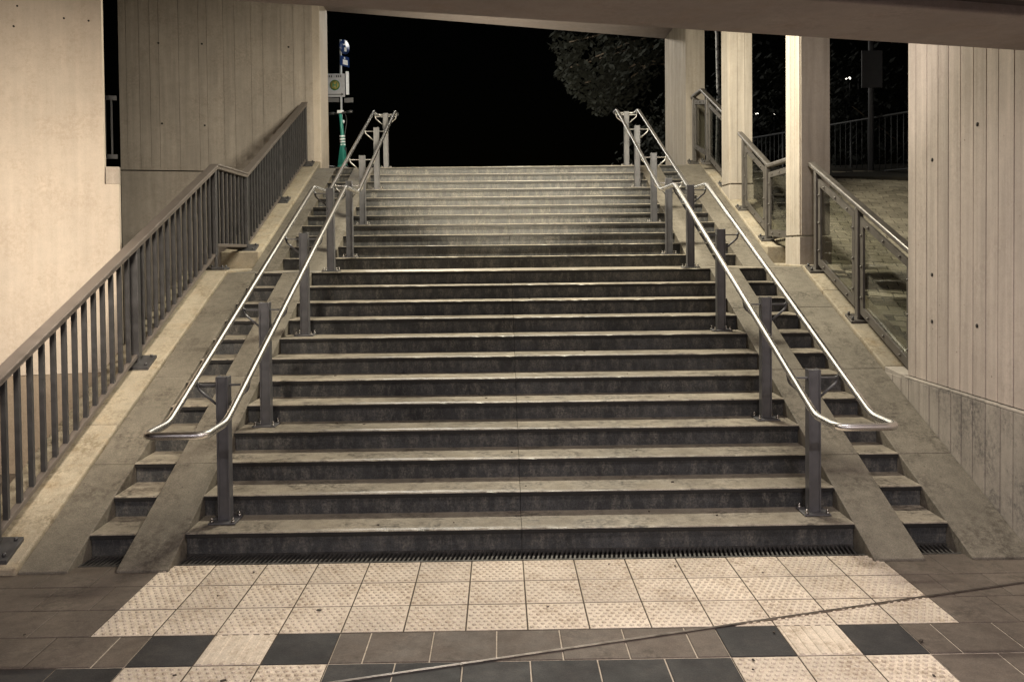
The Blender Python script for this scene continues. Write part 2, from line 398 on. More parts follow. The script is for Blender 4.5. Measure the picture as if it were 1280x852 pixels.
curb_obj(2.986, 3.36, 1.62, 8.78, 'pale sloping concrete curb carrying the pillars and glass balustrades')

# top pavement, and banks under it
bm = nb()
box(bm, -3.4, 3.4, ny(23) + .45, 60, 2.7, TOPZ - .002); box(bm, 3.4, 40, 9.6, 60, 2.7, TOPZ - .006); box(bm, -40, -3.4, 8.6, 60, 2.7, TOPZ - .006)
struct('upper_pavement', bm, 'asphalt')

# ------------------------------------------------------------------ double handrails
POSTS = [(k, ny(k) + (.20 if k < 12 else .12)) for k in (1, 4, 8, 12, 13, 16, 20)] + [(23, ny(23) + .17)]
HO = .972
def rail_z(y):
    if y < -.28: return zlow(-.28, HO)
    zl = 2.495
    return min(zlow(y, HO), zl) if y < 4 else min(max(zup(y, HO + .01), zl), 3.975)
def double_handrail(sgn, label):
    t = thing('double_handrail', label, 'handrail', (sgn * 1.87, 0, 0), 'double steel handrails on the stairs')
    yl, yu = (2.495 - HO) / S, (2.495 - HO - .01) / S + UP
    yt = (3.975 - HO - .01) / S + UP
    xa, xb = sgn * 1.702, sgn * 2.03
    side = [(-.60, rail_z(-.6)), (-.28, rail_z(-.28)), (yl, 2.495), (yu, 2.495), (yt, 3.975), (yt + .33, 3.975)]
    pts = [(xa, y, z) for y, z in side] + [(xb, y, z) for y, z in side[::-1]]
    bm = nb(); tube(bm, fillet(pts, .07, True, 6), .0215, 16, closed=True); obj('rail_loop', bm, 'steel', t)
    for k, y in POSTS:
        x = sgn * 1.868; z0 = k * RI; z1 = rail_z(y) - .004; w = .038
        bm = nb()                                        # H-section: two flanges and a web
        box(bm, x - w, x - w + .011, y - .036, y + .036, z0 + .012, z1); box(bm, x + w - .011, x + w, y - .036, y + .036, z0 + .012, z1)
        box(bm, x - w + .011, x + w - .011, y - .030, y + .030, z0 + .012, z1 - .003)
        p = obj('post', bm, 'post', t, bevel=.002, seg=1)
        bm = nb(); box(bm, x - .085, x + .085, y - .085, y + .085, z0 + .0015, z0 + .0125); obj('base_plate', bm, 'post', p, bevel=.003)
        for dx in (-.066, .066):
            for dy in (-.066, .066):
                bm = nb(); cyl(bm, (x + dx, y + dy, z0 + .0125), .0125, .012, seg=6); cyl(bm, (x + dx, y + dy, z0 + .0245), .007, .018, seg=8); obj('bolt', bm, 'bolt', p)
        bm = nb(); zb = z1 - .055
        box(bm, x - .145, x + .145, y - .012, y + .012, zb - .005, zb + .005)
        for s in (-1, 1):
            tube(bm, fillet([(x + s * .14, y, zb), (x + s * .164, y, zb + .004), (x + s * .164, y, z1 - .012)], .02), .0075, 8)
            tube(bm, fillet([(x + s * .162, y, zb + .02), (x + s * .155, y, zb - .03), (x + s * .036, y, zb - .13)], .03), .0085, 8)
        obj('bracket', bm, 'steel' if k > 12 else 'post', p)
    return t
double_handrail(-1, 'double stainless handrail on grey posts nearer the baluster railing')
double_handrail(1, 'double stainless handrail on grey posts nearer the glass balustrades')

# ------------------------------------------------------------------ baluster railing
XR = -3.1
t = thing('baluster_railing', 'grey steel railing of square balusters climbing the curb, opposite the glass balustrades', 'railing', (XR, 0, 0))
def hz(y): return zlow(y, 1.165) if y < 3.74 else (2.765 if y < 4.66 else zup(y, 1.095) + .0)
Y0, Y1, Y2, Y3 = -1.2, 3.74, 4.76, 7.86
ZT3 = 2.765 + (Y3 - Y2) * .445
def hz(y): return zlow(y, 1.165) if y < Y1 else (2.765 if y < Y2 else 2.765 + (y - Y2) * .445)
def bz(y): return zlow(y, .262) if y < Y1 else (1.93 if y < Y2 + .05 else 1.93 + (y - Y2) * .437)
bm = nb(); hw, hh = .046, .062
for a, b in ((Y0, Y1), (Y1, Y2), (Y2, Y3)):
    za, zb = hz(a), hz(b - 1e-6)
    slant(bm, XR - hw, XR + hw, a, b, za, zb, .02)
    slant(bm, XR - hw + .008, XR + hw - .008, a, b, za - .0195, zb - .0195, .035)
obj('handrail', bm, 'rail', t, bevel=.006)
bm = nb()
for a, b, za, zb in ((Y0, Y1, bz(Y0), bz(Y1 - 1e-6)), (Y1, Y2, 1.93, 1.93), (Y2, Y3, 1.93, bz(Y3))):
    slant(bm, XR - .022, XR + .022, a, b, za, zb, .034)
obj('bottom_rail', bm, 'rail', t, bevel=.003)
py = [-.18, 1.78, 3.68, 4.76, 6.3, 7.82]
for y in py:
    bm = nb(); zc = flight_z(y, .17) if y < 4.5 else zup(y, .172)
    box(bm, XR - .035, XR + .035, y - .03, y + .03, bz(y) - .034, hz(y) - .05)
    box(bm, XR + .005, XR + .03, y - .02, y + .02, zc + .01, bz(y) - .03)
    p = obj('post', bm, 'bal', t, bevel=.003)
    bm = nb(); sl = 0 if y in (3.68,) else S
    hull8(bm, [(XR - .07, y - .09, zc - .005 - .09 * sl), (XR + .13, y - .09, zc - .005 - .09 * sl), (XR + .13, y + .09, zc - .005 + .09 * sl), (XR - .07, y + .09, zc - .005 + .09 * sl),
               (XR - .07, y - .09, zc + .022 - .09 * sl), (XR + .13, y - .09, zc + .022 - .09 * sl), (XR + .13, y + .09, zc + .022 + .09 * sl), (XR - .07, y + .09, zc + .022 + .09 * sl)])
    obj('base_plate', bm, 'bal', p, bevel=.003)
    for dx, dy in ((.10, -.06), (.10, .06), (-.045, -.06), (-.045, .06)):
        bm = nb(); cyl(bm, (XR + dx, y + dy, zc + .02 + dy * sl), .011, .022, seg=6); obj('bolt', bm, 'bal', p)
def run(a, b, n): return [a + (b - a) * (i + 1) / (n + 1) for i in range(n)]
ys = run(-1.15, py[0], 6) + run(py[0], py[1], 13) + run(py[1], py[2], 13) + run(py[2], py[3], 7) + run(py[3], py[4], 12) + run(py[4], py[5], 12)
for y in ys:
    bm = nb(); box(bm, XR - .016, XR + .016, y - .012, y + .012, bz(y) - .01, hz(y) - .05); obj('baluster', bm, 'bal', t)

# ------------------------------------------------------------------ glass balustrades
XG = 3.10
def gl_h(y): return zlow(y, 1.215)
def balustrade(label, segs, posts, panes, zc):
    t = thing('glass_balustrade', label, 'balustrade', (XG, posts[0], 0), 'glass balustrades between the pillars')
    bm = nb()
    for a, b, za, zb in segs:
        slant(bm, XG - .036, XG + .036, a, b, za, zb, .05)
    obj('handrail', bm, 'frame', t, bevel=.014, seg=3)
    top = lambda y: next((za + (zb - za) * (y - a) / (b - a) for a, b, za, zb in segs if a - .01 <= y <= b + .01), segs[-1][3])
    for y in posts:
        bm = nb(); box(bm, XG - .028, XG + .028, y - .03, y + .03, zc(y) + .01, top(y) - .045); p = obj('post', bm, 'frame', t, bevel=.004)
        bm = nb(); c = zc(y)
        sl = S
        hull8(bm, [(XG - .10, y - .07, c - .01 - .07 * sl), (XG + .06, y - .07, c - .01 - .07 * sl), (XG + .06, y + .07, c - .01 + .07 * sl), (XG - .10, y + .07, c - .01 + .07 * sl),
                   (XG - .10, y - .07, c + .02 - .07 * sl), (XG + .06, y - .07, c + .02 - .07 * sl), (XG + .06, y + .07, c + .02 + .07 * sl), (XG - .10, y + .07, c + .02 + .07 * sl)])
        obj('base_plate', bm, 'frame', p, bevel=.003)
        for dy in (-.045, .045):
            bm = nb(); cyl(bm, (XG - .075, y + dy, c + .018 + dy * sl), .011, .03, seg=6); obj('bolt', bm, 'bal', p)
    for a, b, ba, bb in panes:                           # y range, bottom heights at both ends
        ta, tb = top(a) - .105, top(b) - .105
        bm = nb(); w = .055
        q = [(a, ba), (b, bb), (b, tb), (a, ta)]
        def bar(p0, p1, p2, p3): hull8(bm, [(XG - .016, *p0), (XG + .004, *p0), (XG + .004, *p1), (XG - .016, *p1), (XG - .016, *p3), (XG + .004, *p3), (XG + .004, *p2), (XG - .016, *p2)])
        m_ = lambda y, lo: (ba + (bb - ba) * (y - a) / (b - a)) if lo else (ta + (tb - ta) * (y - a) / (b - a))
        bar((a, ba), (b, bb), (b, bb + .075), (a, ba + .075)); bar((a, ta - .065), (b, tb - .065), (b, tb), (a, ta))
        bar((a, ba + .075), (a + w, m_(a + w, 1) + .075), (a + w, m_(a + w, 0) - .065), (a, ta - .065))
        bar((b - w, m_(b - w, 1) + .075), (b, bb + .075), (b, tb - .065), (b - w, m_(b - w, 0) - .065))
        for f in (.18, .5, .82):
            y = a + (b - a) * f
            for z in (m_(y, 1) + .038, m_(y, 0) - .032): cyl(bm, (XG - .016, y, z), .011, -.012, 'x', 8)
            for y2 in (a + w / 2, b - w / 2):
                lo, hi = m_(y2, 1), m_(y2, 0); cyl(bm, (XG - .016, y2, lo + (hi - lo) * f), .011, -.012, 'x', 8)
        fr = obj('pane_frame', bm, 'frame', t)
        bm = nb(); hull8(bm, [(XG + .0045, a + .02, m_(a + .02, 1) + .03), (XG + .0105, a + .02, m_(a + .02, 1) + .03), (XG + .0105, b - .02, m_(b - .02, 1) + .03), (XG + .0045, b - .02, m_(b - .02, 1) + .03),
                              (XG + .0045, a + .02, m_(a + .02, 0) - .03), (XG + .0105, a + .02, m_(a + .02, 0) - .03), (XG + .0105, b - .02, m_(b - .02, 0) - .03), (XG + .0045, b - .02, m_(b - .02, 0) - .03)])
        obj('pane', bm, 'glass', fr)
bl = lambda y: zlow(y, .25)
bu = lambda y: zup(y, .25)
balustrade('glass balustrade nearest the tall board-marked wall, its handrail a single straight slope',
           [(1.1, 3.50, gl_h(1.1), gl_h(3.50))], [3.34, 2.36, 1.34], [(2.42, 3.28, bl(2.42), bl(3.28)), (1.40, 2.30, bl(1.40), bl(2.30))], lambda y: zlow(y, .168))
gu = lambda y: 2.83 + (y - 4.83) * .455
balustrade('glass balustrade with a kinked handrail between the two square pillars',
           [(3.98, 4.83, 2.83, 2.83), (4.83, 6.05, 2.83, gu(6.05))], [4.9, 5.86], [(4.04, 4.83, 1.93, 1.97), (4.97, 5.79, bu(4.97), bu(5.79))], lambda y: zup(y, .17))
balustrade('uppermost glass balustrade, its handrail levelling off beside the grey end pier',
           [(6.62, 8.12, 4.36 - 1.5 * .44, 4.36), (8.12, 8.78, 4.36, 4.36)], [8.66, 7.75, 6.75], [(6.82, 7.68, bu(6.82), bu(7.68)), (7.82, 8.58, bu(7.82), bu(8.3))], lambda y: min(zup(y, .17), TOPZ + .13))

# ------------------------------------------------------------------ walls
def boards_on(bm, X, L, z0, z1, wmin=.095, wmax=.12, th=.012, mi=0, var=.05, gap=.0022):
    x = 0
    while x < L - .01:
        w = min(R.uniform(wmin, wmax), L - x); d = R.uniform(0, .0025)
        box(bm, x + gap, x + w - gap, -th - d, .02, z0, z1, X, tone=R.uniform(-var, var), mi=mi); x += w
def holes(bm, X, pts, mi, r=.014):
    for u, z in pts: cyl(bm, X @ Vector((u, -.0170, z)), r, .015, X.to_3x3() @ Vector((0, 1, 0)), 10, mi=mi)
def frame_mat(p, ang):                                   # local x along the wall, local -y towards the viewer side
    return Matrix.Translation(p) @ Matrix.Rotation(ang, 4, 'Z')

# tall wall at the right of the picture: faces -x
t = thing('board_marked_wall', 'tall pale wall of vertical board-marked concrete above a stained plinth, right of the stairs', 'wall', (3.02, 1.3, 0))
X = frame_mat((3.032, 1.3, 0), -math.pi / 2)             # local x -> -Y, local -y -> -X
bm = nb(); box(bm, 0, 9, 0, .3, .835, 4.6, X, mi=0)
boards_on(bm, X, 9, .838, 4.6, .12, .165, .012, var=.06, gap=.0048)
holes(bm, X, [(.36, 2.45), (.93, 2.62), (.36, 1.62), (.36, 1.28), (.93, 1.30)], 1)
obj('upper_wall', bm, ['boardr', 'hole'], t)
bm = nb(); X2 = frame_mat((2.998, 1.62, 0), -math.pi / 2)
box(bm, 0, 9.3, 0, .33, -.05, .815, X2, mi=0); boards_on(bm, X2, 9.3, -.05, .815, .12, .165, .011, var=.05, gap=.0035); box(bm, .32, 9.3, -.012, .03, .817, .831, X2, tone=.15)
prism(bm, [(1.3, .8), (1.62, .8), (1.62, .858), (1.3, .835)], 2.988, 3.33)
obj('plinth', bm, 'boardlow', t, bevel=.003)

# pillars
def pillar(y0, y1, zb, label, lines):
    t = thing('concrete_pillar', label, 'pillar', (3.16, (y0 + y1) / 2, 0), 'concrete pillars along the glass balustrades')
    bm = nb(); x0, x1 = 3.0, 3.325
    box(bm, x0 + .012, x1 - .012, y0 + .012, y1 - .012, zb, 5.75)
    n = max(1, round((x1 - x0) / .11)) if lines else 1; w = (x1 - x0 - .024) / n
    for i in range(n): box(bm, x0 + .012 + i * w + .002, x0 + .012 + (i + 1) * w - .002, y0 - R.uniform(0, .002), y0 + .05, zb + .01, 5.748, tone=R.uniform(-.04, .04))
    n = max(2, round((y1 - y0) / .16)); w = (y1 - y0 - .024) / n
    for i in range(n): box(bm, x0 - R.uniform(0, .002), x0 + .05, y0 + .0125 + i * w + .001, y0 + .012 + (i + 1) * w - .001, zb + .01, 5.748, tone=R.uniform(-.05, .05))
    obj('shaft', bm, 'pillar', t)
    bm = nb(); box(bm, x0 - .004, x1 + .004, y0 - .004, y1 + .004, 0.5, zb - .012); obj('foot_block', bm, 'pillar', t, bevel=.004)
pillar(3.55, 3.98, 1.95, 'bright-edged square pillar standing at the landing, nearest the board-marked wall', False)
pillar(6.20, 6.60, 2.70, 'square pillar with board seams standing halfway up the upper flight', True)
pillar(8.80, 10.55, 3.22, 'dim grey pier at the very top of the stairs', False)

# left front wall with low infill beside the slot
A = Vector((-3.385, 2.16, 0)); X = frame_mat(A, SK)
t = thing('rendered_wall', 'smooth pale warm wall with a darker plinth at the left edge of the picture', 'wall', tuple(A))
bm = nb(); box(bm, -6, -.112, 0, .07, .82, 5.75, X); box(bm, -.1119, 0, .0005, .07, .82, 2.43, X); obj('face', bm, 'wall', t)
bm = nb(); box(bm, -.105, 0, .012, .08, 2.432, 2.58, X, tone=.1); obj('sill_block', bm, 'board', t, bevel=.003)
bm = nb(); box(bm, -6, 0, -.004, .08, -.05, .816, X); obj('plinth', bm, 'plinth', t)
bm = nb(); holes(bm, X @ Matrix.Translation((0, .012, 0)), [(-.75, 3.9), (-.40, 3.82), (-.21, 3.81), (-.78, 3.73)], 0, .008); obj('anchor_hole', bm, 'hole', t)
# small guard in the slot
t = thing('slot_guard', 'small dark metal guard rail set in the narrow dark slot between two walls', 'guard rail', tuple(A + Vector((-.2, .3, 2.6))))
bm = nb(); Y = .60
box(bm, -.55, -.12, Y, Y + .03, 3.25, 3.29, X); obj('top_bar', bm, 'blackp', t)
bm = nb(); box(bm, -.55, -.12, Y, Y + .03, 2.71, 2.75, X); obj('bottom_bar', bm, 'blackp', t)
for u in (-.52, -.46, -.40, -.34, -.28, -.225, -.17):
    bm = nb(); box(bm, u, u + .012, Y + .004, Y + .026, 2.75, 3.25, X); obj('bar', bm, 'blackp', t)
bm = nb(); tube(bm, [(-5.05, 5.3, -.05), (-5.05, 5.3, 5.7)], .035, 12)
for z in (1.0, 2.2, 3.4, 4.6): cyl(bm, (-5.05, 5.3, z), .043, .05)
tag(obj('drain_pipe', bm, 'dkpost'), 'slim grey drain pipe seen through the dark slot beside the pale wall', 'pipe')

# board wall behind the railing
B = Vector((-2.895, 8.035, 0)); X = frame_mat(B, SK); Lb = 2.89
t = thing('retaining_wall', 'dim board-marked concrete wall behind the baluster railing, ending in a bright narrow edge', 'wall', tuple(B))
bm = nb(); X3 = X @ Matrix.Translation((-Lb, 0, 0))
box(bm, 0, Lb, .006, .3, 3.075, 5.75, X3)
x = 0; bd = []
boards_on(bm, X3, Lb - .0, 3.078, 5.749, .085, .30, .006, var=.035)
holes(bm, X3 @ Matrix.Translation((0, .006, 0)), [(.55, 4.96), (1.16, 4.98), (2.42, 5.0), (.58, 3.77), (1.18, 3.76)], 1)
obj('upper_face', bm, ['board', 'hole'], t)
bm = nb(); box(bm, 0, Lb, .012, .3, -.05, 3.062, X3); boards_on(bm, X3 @ Matrix.Translation((0, .02, 0)), Lb, -.05, 3.062, .12, .3, .006, var=.03); obj('lower_face', bm, 'board', t)
bm = nb(); box(bm, -3.3, -2.889, 8.0, 8.60, TOPZ - .4, 5.749); obj('end_pier', bm, 'wall', t, bevel=.01)  # paler material than the wall faces: lamplight put into the colour

# ------------------------------------------------------------------ the bridge deck overhead and the roof over the stairs
def at_edge(x, off=0): return -1.25 + (x + 1.42) * math.tan(SK) + off
ZD = 2.97
t = thing('bridge_deck', 'low concrete deck crossing above the foot of the stairs, with a dark joint', 'bridge', (0, -2, ZD))
def strip(bm, o0, o1, z0, z1, x0=-9, x1=3.018):
    hull8(bm, [(x0, at_edge(x0, o0), z0), (x1, at_edge(x1, o0), z0), (x1, at_edge(x1, o1), z0), (x0, at_edge(x0, o1), z0),
               (x0, at_edge(x0, o0), z1), (x1, at_edge(x1, o0), z1), (x1, at_edge(x1, o1), z1), (x0, at_edge(x0, o1), z1)])
bm = nb(); strip(bm, -.625, 0, ZD, 5.74); obj('edge_girder', bm, 'ceil', t, bevel=.012)
bm = nb(); strip(bm, -.80, -.627, ZD + .05, ZD + .5); obj('joint_filler', bm, 'joint', t)
bm = nb(); strip(bm, -8.5, -.802, ZD + .012, ZD + .5); obj('ceiling_slab', bm, 'ceil', t, bevel=.01)
bm = nb()
far = lambda x: 8.62 + (x + 2.9) * .326
hull8(bm, [(-9, at_edge(-9, -.6), 5.752), (3.6, at_edge(3.6, -.6), 5.752), (3.6, far(3.6), 5.752), (-9, far(-9), 5.752),
           (-9, at_edge(-9, -.6), 6.1), (3.6, at_edge(3.6, -.6), 6.1), (3.6, far(3.6), 6.1), (-9, far(-9), 6.1)])
tag(obj('canopy_roof', bm, 'ceil'), 'flat concrete roof over the upper stairs, seen as a slanting edge above the black opening', 'roof')

# ------------------------------------------------------------------ outside, right: sloping path, bank, fence
def path_z(y): return .80 + .30 * (y - 1.5)
bm = nb()
y = .4; row = 0
ca, sa = math.cos(-.25), math.sin(-.25)
P0 = Vector((3.36, .4, 0))
for i in range(-30, 60):
    for j in range(-10, 80):
        u0, v0 = i * .24 + (.12 if j % 2 else 0), j * .13
        qs = []
        for du, dv in ((.008, .008), (.232, .008), (.232, .122), (.008, .122)):
            u, v = u0 + du, v0 + dv
            qs.append((3.36 + u * ca - v * sa, .4 + u * sa + v * ca))
        cx = sum(p[0] for p in qs) / 4; cy = sum(p[1] for p in qs) / 4
        if not (3.38 < min(p[0] for p in qs) and cx < 7.6 and .5 < cy < 9.3 and cy < 11.6 - .45 * (cx - 3.4)): continue
        dz = R.uniform(-.003, .003)
        hi = [bm.verts.new((px, py_, path_z(py_) + dz)) for px, py_ in qs]; lo = [bm.verts.new((px, py_, path_z(py_) - .03)) for px, py_ in qs]
        fs = [bm.faces.new(hi)] + [bm.faces.new((lo[a], lo[(a + 1) % 4], hi[(a + 1) % 4], hi[a])) for a in range(4)]
        setf(bm, fs, R.uniform(-.22, .22), 0)
hull8(bm, [(3.365, .3, -.3), (14, .3, -.3), (14, 9.6, -.3), (3.365, 9.6, -.3), (3.365, .3, path_z(.3) - .012), (14, .3, path_z(.3) - .012), (14, 9.6, path_z(9.6) - .012), (3.365, 9.6, path_z(9.6) - .012)], mi=1)
struct('path', bm, ['paver', 'soil'])
bm = nb()
for i in range(14):
    for j in range(8): pass
hull8(bm, [(3.4, 9.2, 2), (16, 9.2, 2), (16, 11, 2), (3.4, 11, 2), (3.4, 9.2, 3.09), (16, 6.5, 2.6), (16, 11, 3.6), (3.4, 11, 3.35)])
struct('bank', bm, 'soil')

def ray_pt(x, y, d):                                     # only used to lay out things far off at their own depth
    return None
fa, fb = Vector((4.95, 13.4, 3.12)), Vector((7.6, 6.4, 2.95))
fl = (fb - fa).length; dr = (fb - fa).normalized()
t = thing('path_fence', 'dark thin-barred metal fence beyond the brick path, barely visible in the night', 'fence', tuple(fa))
bm = nb(); tube(bm, [fa + Vector((0, 0, 1.06)), fb + Vector((0, 0, 1.06))], .02, 8); obj('top_rail', bm, 'fencep', t)
bm = nb(); tube(bm, [fa + Vector((0, 0, .12)), fb + Vector((0, 0, .12))], .014, 8); obj('bottom_rail', bm, 'fencep', t)
nbars = int(fl / .13)
for i in range(nbars + 1):
    p = fa + dr * (fl * i / nbars); bm = nb(); r = .008
    if i % 14 == 0: tube(bm, [p + Vector((0, 0, -.3)), p + Vector((0, 0, 1.05))], .022, 8); obj('post', bm, 'fencep', t)
    else: tube(bm, [p + Vector((0, 0, .12)), p + Vector((0, 0, 1.05))], r, 6); obj('bar', bm, 'fencep', t)

# sign seen from behind on a pole, beyond the path
px, pyy = 6.36, 9.4
t = thing('path_sign', 'grey pole carrying a blank sign panel seen from behind, beyond the brick path', 'sign', (px, pyy, 3.0))
bm = nb(); tube(bm, [(px, pyy, 2.9), (px, pyy, 6.6)], .045, 12); obj('pole', bm, 'dkpost', t)
bm = nb(); box(bm, px - .19, px + .17, pyy - .075, pyy - .05, 4.58, 5.22); box(bm, px - .06, px + .06, pyy - .05, pyy + .05, 5.05, 5.09); box(bm, px - .06, px + .06, pyy - .05, pyy + .05, 4.7, 4.74)
obj('panel', bm, 'dkpost', t, bevel=.004)

# ------------------------------------------------------------------ bus stop and scooter beyond the top step
bx, by = -3.316, 12.0
DZ = -.165
t = thing('bus_stop_sign', 'bus stop post with a white H board and round blue plate, behind the scooter', 'sign', (bx, by, TOPZ))
bm = nb(); tube(bm, [(bx, by, TOPZ - .01), (bx, by, 6.14)], .022, 12); obj('pole', bm, 'galv', t)
bm = nb(); sx0, sx1, sy = bx - .33, bx + .09, by - .05
box(bm, sx0, sx1, sy - .012, sy, 4.972, 5.444); pl = obj('stop_board', bm, 'grey', t, bevel=.006)
hx, hzc = bx - .115, 5.212
bm = nb(); cyl(bm, (hx, sy - .0125, hzc), .105, -.003, 'y', 32); obj('ring', bm, 'green', pl)
bm = nb(); cyl(bm, (hx, sy - .0157, hzc), .085, -.003, 'y', 32); obj('disc', bm, 'yellow', pl)
bm = nb()
for dx in (-.045, .023): box(bm, hx + dx, hx + dx + .022, sy - .0225, sy - .019, hzc - .05, hzc + .05)
box(bm, hx - .03, hx + .03, sy - .0215, sy - .0192, hzc - .011, hzc + .011); obj('letter', bm, 'green', pl)
bm = nb()
box(bm, sx0 + .04, sx1 - .05, sy - .016, sy - .0125, 5.015, 5.032)
hull8(bm, [(sx1-.075, sy-.0165, 4.995), (sx1-.074, sy-.0125, 4.995), (sx1-.03, sy-.0125, 5.02), (sx1-.03, sy-.0165, 5.02), (sx1-.075, sy-.0165, 5.055), (sx1-.074, sy-.0125, 5.055), (sx1-.03, sy-.0125, 5.028), (sx1-.03, sy-.0165, 5.028)])
obj('arrow', bm, 'blackp', pl)
bm = nb(); x = sx0 + .06
for w in (.03, .035, .03, .0, .012, .0, .035, .035, .03):
    if w: box(bm, x, x + w * .8, sy - .016, sy - .0125, 5.365, 5.41)
    x += w + .008 if w else .02
obj('lettering', bm, 'blackp', pl)
bm = nb(); box(bm, sx0 + .02, sx1 - .12, sy - .01, sy, 4.87, 4.955); box(bm, sx1 - .02, sx1 + .16, sy - .01, sy, 4.86, 4.955); obj('lower_plate', bm, 'dkpost', t)
Z = Matrix.Translation((bx + .085, by - .01, 0)) @ Matrix.Rotation(math.radians(58), 4, 'Z')
bm = nb(); cyl(bm, Z @ Vector((0, 0, 5.99)), .145, .008, Z.to_3x3() @ Vector((0, 1, 0)), 28); o = obj('round_plate', bm, 'blue', t)
bm = nb(); box(bm, -.018, .05, -.006, -.002, 5.90, 5.98, Z); box(bm, -.05, .02, -.006, -.002, 6.02, 6.045, Z); obj('emblem', bm, 'white', o)
bm = nb(); box(bm, -.13, .13, 0, .008, 5.60, 5.80, Z); o = obj('small_plate', bm, 'blue', t)
bm = nb(); box(bm, -.06, .08, -.006, -.002, 5.63, 5.73, Z); box(bm, -.03, .01, -.006, -.002, 5.75, 5.78, Z); obj('emblem', bm, 'white', o)
bm = nb(); box(bm, bx + .078, bx + .138, by + .1, by + .13, 5.05, 5.52); obj('side_panel', bm, 'white', t, bevel=.004)

# e-scooter, parked facing away and turned
SX = Matrix.Translation((-3.05, 8.85, TOPZ)) @ Matrix.Rotation(math.radians(62), 4, 'Z') @ Matrix.Scale(.97, 4)
t = thing('kick_scooter', 'turquoise electric kick scooter parked just beyond the top step by the bright wall edge', 'scooter', tuple(SX.translation))
V = lambda *p: SX @ Vector(p)
bm = nb(); hull8(bm, [V(-.30,-.08,.10),V(.42,-.08,.10),V(.42,.08,.10),V(-.30,.08,.10),V(-.30,-.09,.16),V(.42,-.09,.16),V(.42,.09,.16),V(-.30,.09,.16)]); obj('deck', bm, 'blackp', t, bevel=.01)
bm = nb(); tube(bm, fillet([V(.42,0,.14), V(.52,0,.22), V(.58,0,.50), V(.53,0,.86), V(.50,0,1.12)], .1), .040, 12, r1=.028); st = obj('stem', bm, 'turq', t)
bm = nb(); hull8(bm, [V(.47,-.07,.20),V(.60,-.07,.20),V(.60,.07,.20),V(.47,.07,.20),V(.52,-.035,.62),V(.585,-.035,.62),V(.585,.035,.62),V(.52,.035,.62)]); obj('stem_cover', bm, 'turq', st, bevel=.02)
bm = nb()
for k in range(4): tube(bm, [V(.556 - .004 * k, 0, .56 + k * .05), V(.554 - .004 * k, 0, .585 + k * .05)], .045, 12)
obj('stripe', bm, 'white', st)
bm = nb(); box(bm, .535, .60, -.047, -.043, .30, .52, SX); box(bm, .535, .60, .043, .047, .30, .52, SX); obj('side_inlay', bm, 'blackp', st)
bm = nb(); tube(bm, fillet([V(.50,-.10,1.12), V(.62,-.05,1.02), V(.60,-.02,.80), V(.575,0,.66)], .08), .006, 6); obj('cable', bm, 'blackp', t)
bm = nb(); tube(bm, [V(.50,-.25,1.13), V(.49,0,1.12), V(.50,.25,1.13)], .017, 10); hb = obj('handlebar', bm, 'blackp', t)
for s in (-1, 1):
    bm = nb(); tube(bm, [V(.50, s * .14, 1.13), V(.50, s * .26, 1.13)], .024, 10); obj('grip', bm, 'blackp', hb)
bm = nb(); box(bm, .47, .53, -.05, .05, 1.12, 1.17, SX); obj('display', bm, 'white', hb)
bm = nb(); cyl(bm, V(.535, 0, .98), .03, .04, SX.to_3x3() @ Vector((1, 0, 0)), 12); obj('headlight', bm, 'white', t)
for x in (.60, -.40):
    bm = nb(); ring = [V(x + .095 * math.cos(a), 0, .12 + .095 * math.sin(a)) for a in (k * math.pi / 12 for k in range(24))]
    tube(bm, ring, .027, 10, closed=True); w = obj('wheel', bm, 'blackp', t)
    bm = nb(); a = V(x, -.02, .12); cyl(bm, a, .075, .04, SX.to_3x3() @ Vector((0, 1, 0)), 20); obj('rim', bm, 'galv', w)
bm = nb(); tube(bm, [V(-.52, 0, .24), V(-.42, 0, .275), V(-.30, 0, .20)], .045, 8, r1=.05); obj('fender', bm, 'turq', t)

# ------------------------------------------------------------------ trees
def leaf_cloud(cs, n, size, seed):
    rr = random.Random(seed); vs, fs = [], []
    for _ in range(n):
        c, rad = rr.choice(cs)
        while True:
            p = Vector((rr.uniform(-1, 1), rr.uniform(-1, 1), rr.uniform(-1, 1)))
            if .25 < p.length < 1: break
        p = Vector(c) + p * rad; a = Vector((rr.gauss(0, 1), rr.gauss(0, 1), rr.gauss(0, 1))).normalized(); b = a.orthogonal().normalized()
        s = size * rr.uniform(.6, 1.3); i = len(vs)
        vs += [p - b * s, p + a * s * .45, p + b * s, p - a * s * .45]; fs.append((i, i + 1, i + 2, i + 3))
    me = bpy.data.meshes.new('leaves'); me.from_pydata([tuple(v) for v in vs], [], fs); return me
def tree(name, label, base, h, r0, clumps, n, size, mb, ml, seed, limbs=5):
    t = thing(name, label, 'tree', base, 'trees beyond the stairs'); rr = random.Random(seed)
    bm = nb(); B_ = Vector(base)
    top = B_ + Vector((rr.uniform(-.2, .2), 0, h)); tube(bm, [B_, B_ + (top - B_) * .35 + Vector((.04, 0, 0)), B_ + (top - B_) * .7, top], r0, 10, r1=r0 * .4)
    for k in range(limbs):
        a = B_ + (top - B_) * rr.uniform(.55, .95); c = Vector(rr.choice(clumps)[0]); tube(bm, [a, (a + c) / 2 + Vector((0, 0, .15)), c], r0 * .35, 7, r1=r0 * .1)
    obj('trunk', bm, mb, t)
    me = leaf_cloud(clumps, n, size, seed); me.name = 'crown'; me.materials.append(M[ml])
    o = bpy.data.objects.new('crown', me); COL.objects.link(o); o.parent = t; me.transform(Matrix.Translation(-Vector(base)))
rr = random.Random(3)
cl = []
for _ in range(26):
    a, e = rr.uniform(0, 6.28), rr.uniform(-.75, 1.0); q = rr.uniform(.9, 2.2)
    cl.append(((4.4 + q * math.cos(a) * 1.05, 20 + q * math.sin(a), 8.3 + e * 1.9), rr.uniform(.45, .95)))
